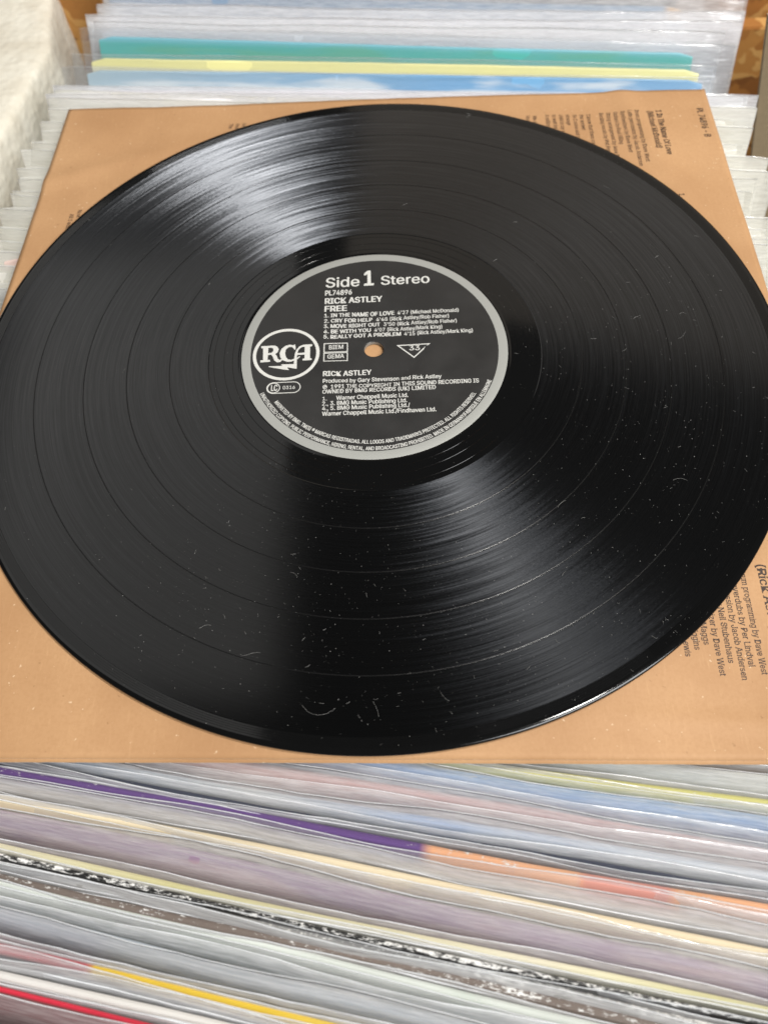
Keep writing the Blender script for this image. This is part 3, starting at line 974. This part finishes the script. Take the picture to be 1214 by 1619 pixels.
emblem = [
    [(-42.08, 1.37), (-40.05, 1.47), (-39.89, -4.65), (-41.58, -4.76)],
    [(-42.87, 2.26), (-37.74, 2.44), (-37.66, 1.5), (-42.78, 1.26)],
    [(-42.61, -4.67), (-38.95, -4.55), (-38.87, -5.46), (-42.51, -5.74)],
    [(-39.42, 2.48), (-37.74, 2.44), (-36.74, 1.94), (-36.03, 0.53), (-36.39, -1.0), (-37.39, -1.9), (-39.98, -2.2), (-39.96, -1.25), (-38.64, -1.1), (-38.05, -0.19), (-38.14, 0.89), (-38.86, 1.47), (-39.33, 1.48)],
    [(-38.82, -1.8), (-37.41, -1.59), (-36.62, -2.53), (-36.03, -4.07), (-35.27, -4.7), (-34.27, -3.81), (-34.11, -4.43), (-34.96, -5.62), (-36.13, -5.83), (-37.26, -4.96), (-38.0, -3.11)],
    [(-30.11, 2.8), (-30.56, 2.41), (-32.02, 2.75), (-33.65, 2.17), (-34.98, 0.81), (-35.58, -1.33), (-35.13, -3.49), (-34.07, -4.88), (-32.36, -5.68), (-30.72, -5.57), (-29.77, -5.02), (-29.75, -4.23), (-31.01, -4.74), (-32.21, -4.47),
     (-33.06, -3.23), (-33.51, -1.38), (-33.29, 0.46), (-32.41, 1.52), (-31.23, 1.65), (-30.47, 1.01), (-30.05, 0.16), (-29.59, 0.37), (-29.92, 2.79)],
    [(-29.84, -6.35), (-29.84, -3.92), (-29.75, -1.79), (-29.33, 0.05), (-28.37, 1.73), (-26.76, 2.62), (-23.42, 2.75), (-23.49, 1.76), (-24.19, 1.62), (-23.91, -4.07), (-23.26, -4.24), (-23.22, -5.0), (-26.62, -5.13), (-26.68, -4.3),
     (-25.98, -4.17), (-26.22, 1.67), (-27.39, 1.39), (-28.4, 0.33), (-28.77, -1.2), (-28.89, -3.03), (-28.71, -6.38)],
    [(-28.87, -1.5), (-26.09, -1.26), (-26.03, -2.25), (-28.93, -2.42)],
    [(-29.02, -4.55), (-28.82, -3.95), (-28.06, -3.05), (-27.61, -3.37), (-28.67, -4.5)],
    [(-29.88, -6.41), (-28.7, -6.44), (-28.6, -9.09), (-29.78, -8.91), (-31.93, -8.35), (-32.15, -8.55), (-31.37, -9.62), (-33.03, -9.43), (-39.25, -7.99), (-39.04, -7.69), (-34.34, -7.6), (-34.11, -7.45), (-34.68, -7.14), (-34.16, -6.85), (-29.86, -6.8)]]
EV, EF = [], []
for i, pl in enumerate(emblem):
    b = len(EV)
    EV += [(x, y, 0.05 + 0.004 * i) for x, y in pl]
    EF.append(tuple(range(b, b + len(pl))))
obj('emblem_letters', mesh('emblem_letters', EV, EF), WI, LB)

# ------------------------------------------------------------------ dust and lint on the record
rnd = random.Random(11)
DV, DF = [], []


def zrec(x, y):
    r = math.hypot(x, y)
    if r < 46.6:
        return lz(x, y) + 0.05
    return 0.03 if r < 145.4 else 0.2


def speck(x, y, s):
    z = zrec(x, y)
    b = len(DV)
    a = rnd.uniform(0, 6.3)
    el = rnd.uniform(0.4, 1.0)
    for i, (u, v) in enumerate(((-1, -1), (1, -1), (1, 1), (-1, 1))):
        px, py = u * s * 0.5, v * s * 0.5 * el
        DV.append((x + px * math.cos(a) - py * math.sin(a), y + px * math.sin(a) + py * math.cos(a), z))
    DV.append((x, y, z + s * 0.5))
    for i in range(4):
        DF.append((b + i, b + (i + 1) % 4, b + 4))


def fibre(x, y, L, w, curl, a=None):
    a = rnd.uniform(0, 6.3) if a is None else a
    n = max(4, int(L / 0.45))
    k = rnd.uniform(-1, 1) * curl
    pts = []
    for i in range(n + 1):
        pts.append((x, y, a))
        k += rnd.uniform(-1, 1) * curl * 0.8
        k = max(-2 * curl, min(2 * curl, k))
        a += k * L / n
        x += math.cos(a) * L / n
        y += math.sin(a) * L / n
    b = len(DV)
    for i, (px, py, pa) in enumerate(pts):
        z = zrec(px, py) + 0.05 + 0.12 * abs(math.sin(i * 0.7))
        nx, ny = -math.sin(pa) * w / 2, math.cos(pa) * w / 2
        DV.extend([(px + nx, py + ny, z), (px - nx, py - ny, z), (px, py, z + w * 0.7)])
    for i in range(n):
        p, q = b + 3 * i, b + 3 * i + 3
        DF.extend([(p, q, q + 2, p + 2), (p + 2, q + 2, q + 1, p + 1)])


def pt(cx=None, cy=None, sx=0, sy=0):
    while True:
        if cx is None:
            x, y = rnd.uniform(-150, 150), rnd.uniform(-150, 150)
        else:
            x, y = rnd.gauss(cx, sx), rnd.gauss(cy, sy)
        if 51 < math.hypot(x, y) < 149.5:
            return x, y


for i in range(1100):
    speck(*pt(), rnd.choice((0.06, 0.07, 0.09, 0.10, 0.16)))
for i in range(850):
    speck(*pt(15, -115, 65, 26), rnd.choice((0.06, 0.07, 0.08, 0.09, 0.11, 0.13, 0.2)))
for i in range(420):
    speck(*pt(95, -30, 26, 45), rnd.choice((0.09, 0.12, 0.16, 0.22)))
for i in range(200):
    speck(*pt(-20, -70, 40, 20), rnd.choice((0.09, 0.12, 0.16)))
for i in range(30):
    r_, a_ = 47 * math.sqrt(rnd.random()), rnd.uniform(0, 6.28)
    speck(r_ * math.cos(a_), r_ * math.sin(a_), 0.12)
for i in range(24):
    fibre(*pt(), rnd.uniform(0.8, 2.4), 0.055, 0.22)
for i in range(40):
    fibre(*pt(10, -122, 55, 18), rnd.uniform(0.5, 1.8), 0.055, 0.3)
for i in range(24):
    fibre(*pt(105, -20, 18, 45), rnd.uniform(0.6, 2.2), 0.06, 0.3)
for (x, y, L, a, c) in ((-18.5, -136.0, 11.5, -0.9, 0.13), (4.0, -139.5, 5.0, 1.6, 0.12), (-38, -121, 6.0, 0.2, 0.2), (22, -132, 4.0, -1.2, 0.15), (101, -60, 5, 0.5, 0.15), (113, 2, 5, 0.3, 0.4),
                        (118, 14, 4, 2.0, 0.5), (98, 12, 3.5, 1.0, 0.5), (40, 138, 2.5, 0.4, 0.3), (96, 88, 3.5, -0.7, 0.5), (62, -70, 4, 1.2, 0.4), (-52, -112, 4, 0.4, 0.6), (-25, -93, 3.5, 0.1, 0.5)):
    fibre(x, y, L, 0.05, c, a)
M['dust'] = mat_simple('lint', srgb(165, 163, 158), 0.9, 0.2, 0, 0.5, 3000.0)
du = obj('dust', mesh('dust', DV, DF), M['dust'])
tag(du, 'pale dust specks and lint fibres scattered over the black record', 'dust', kind='stuff')
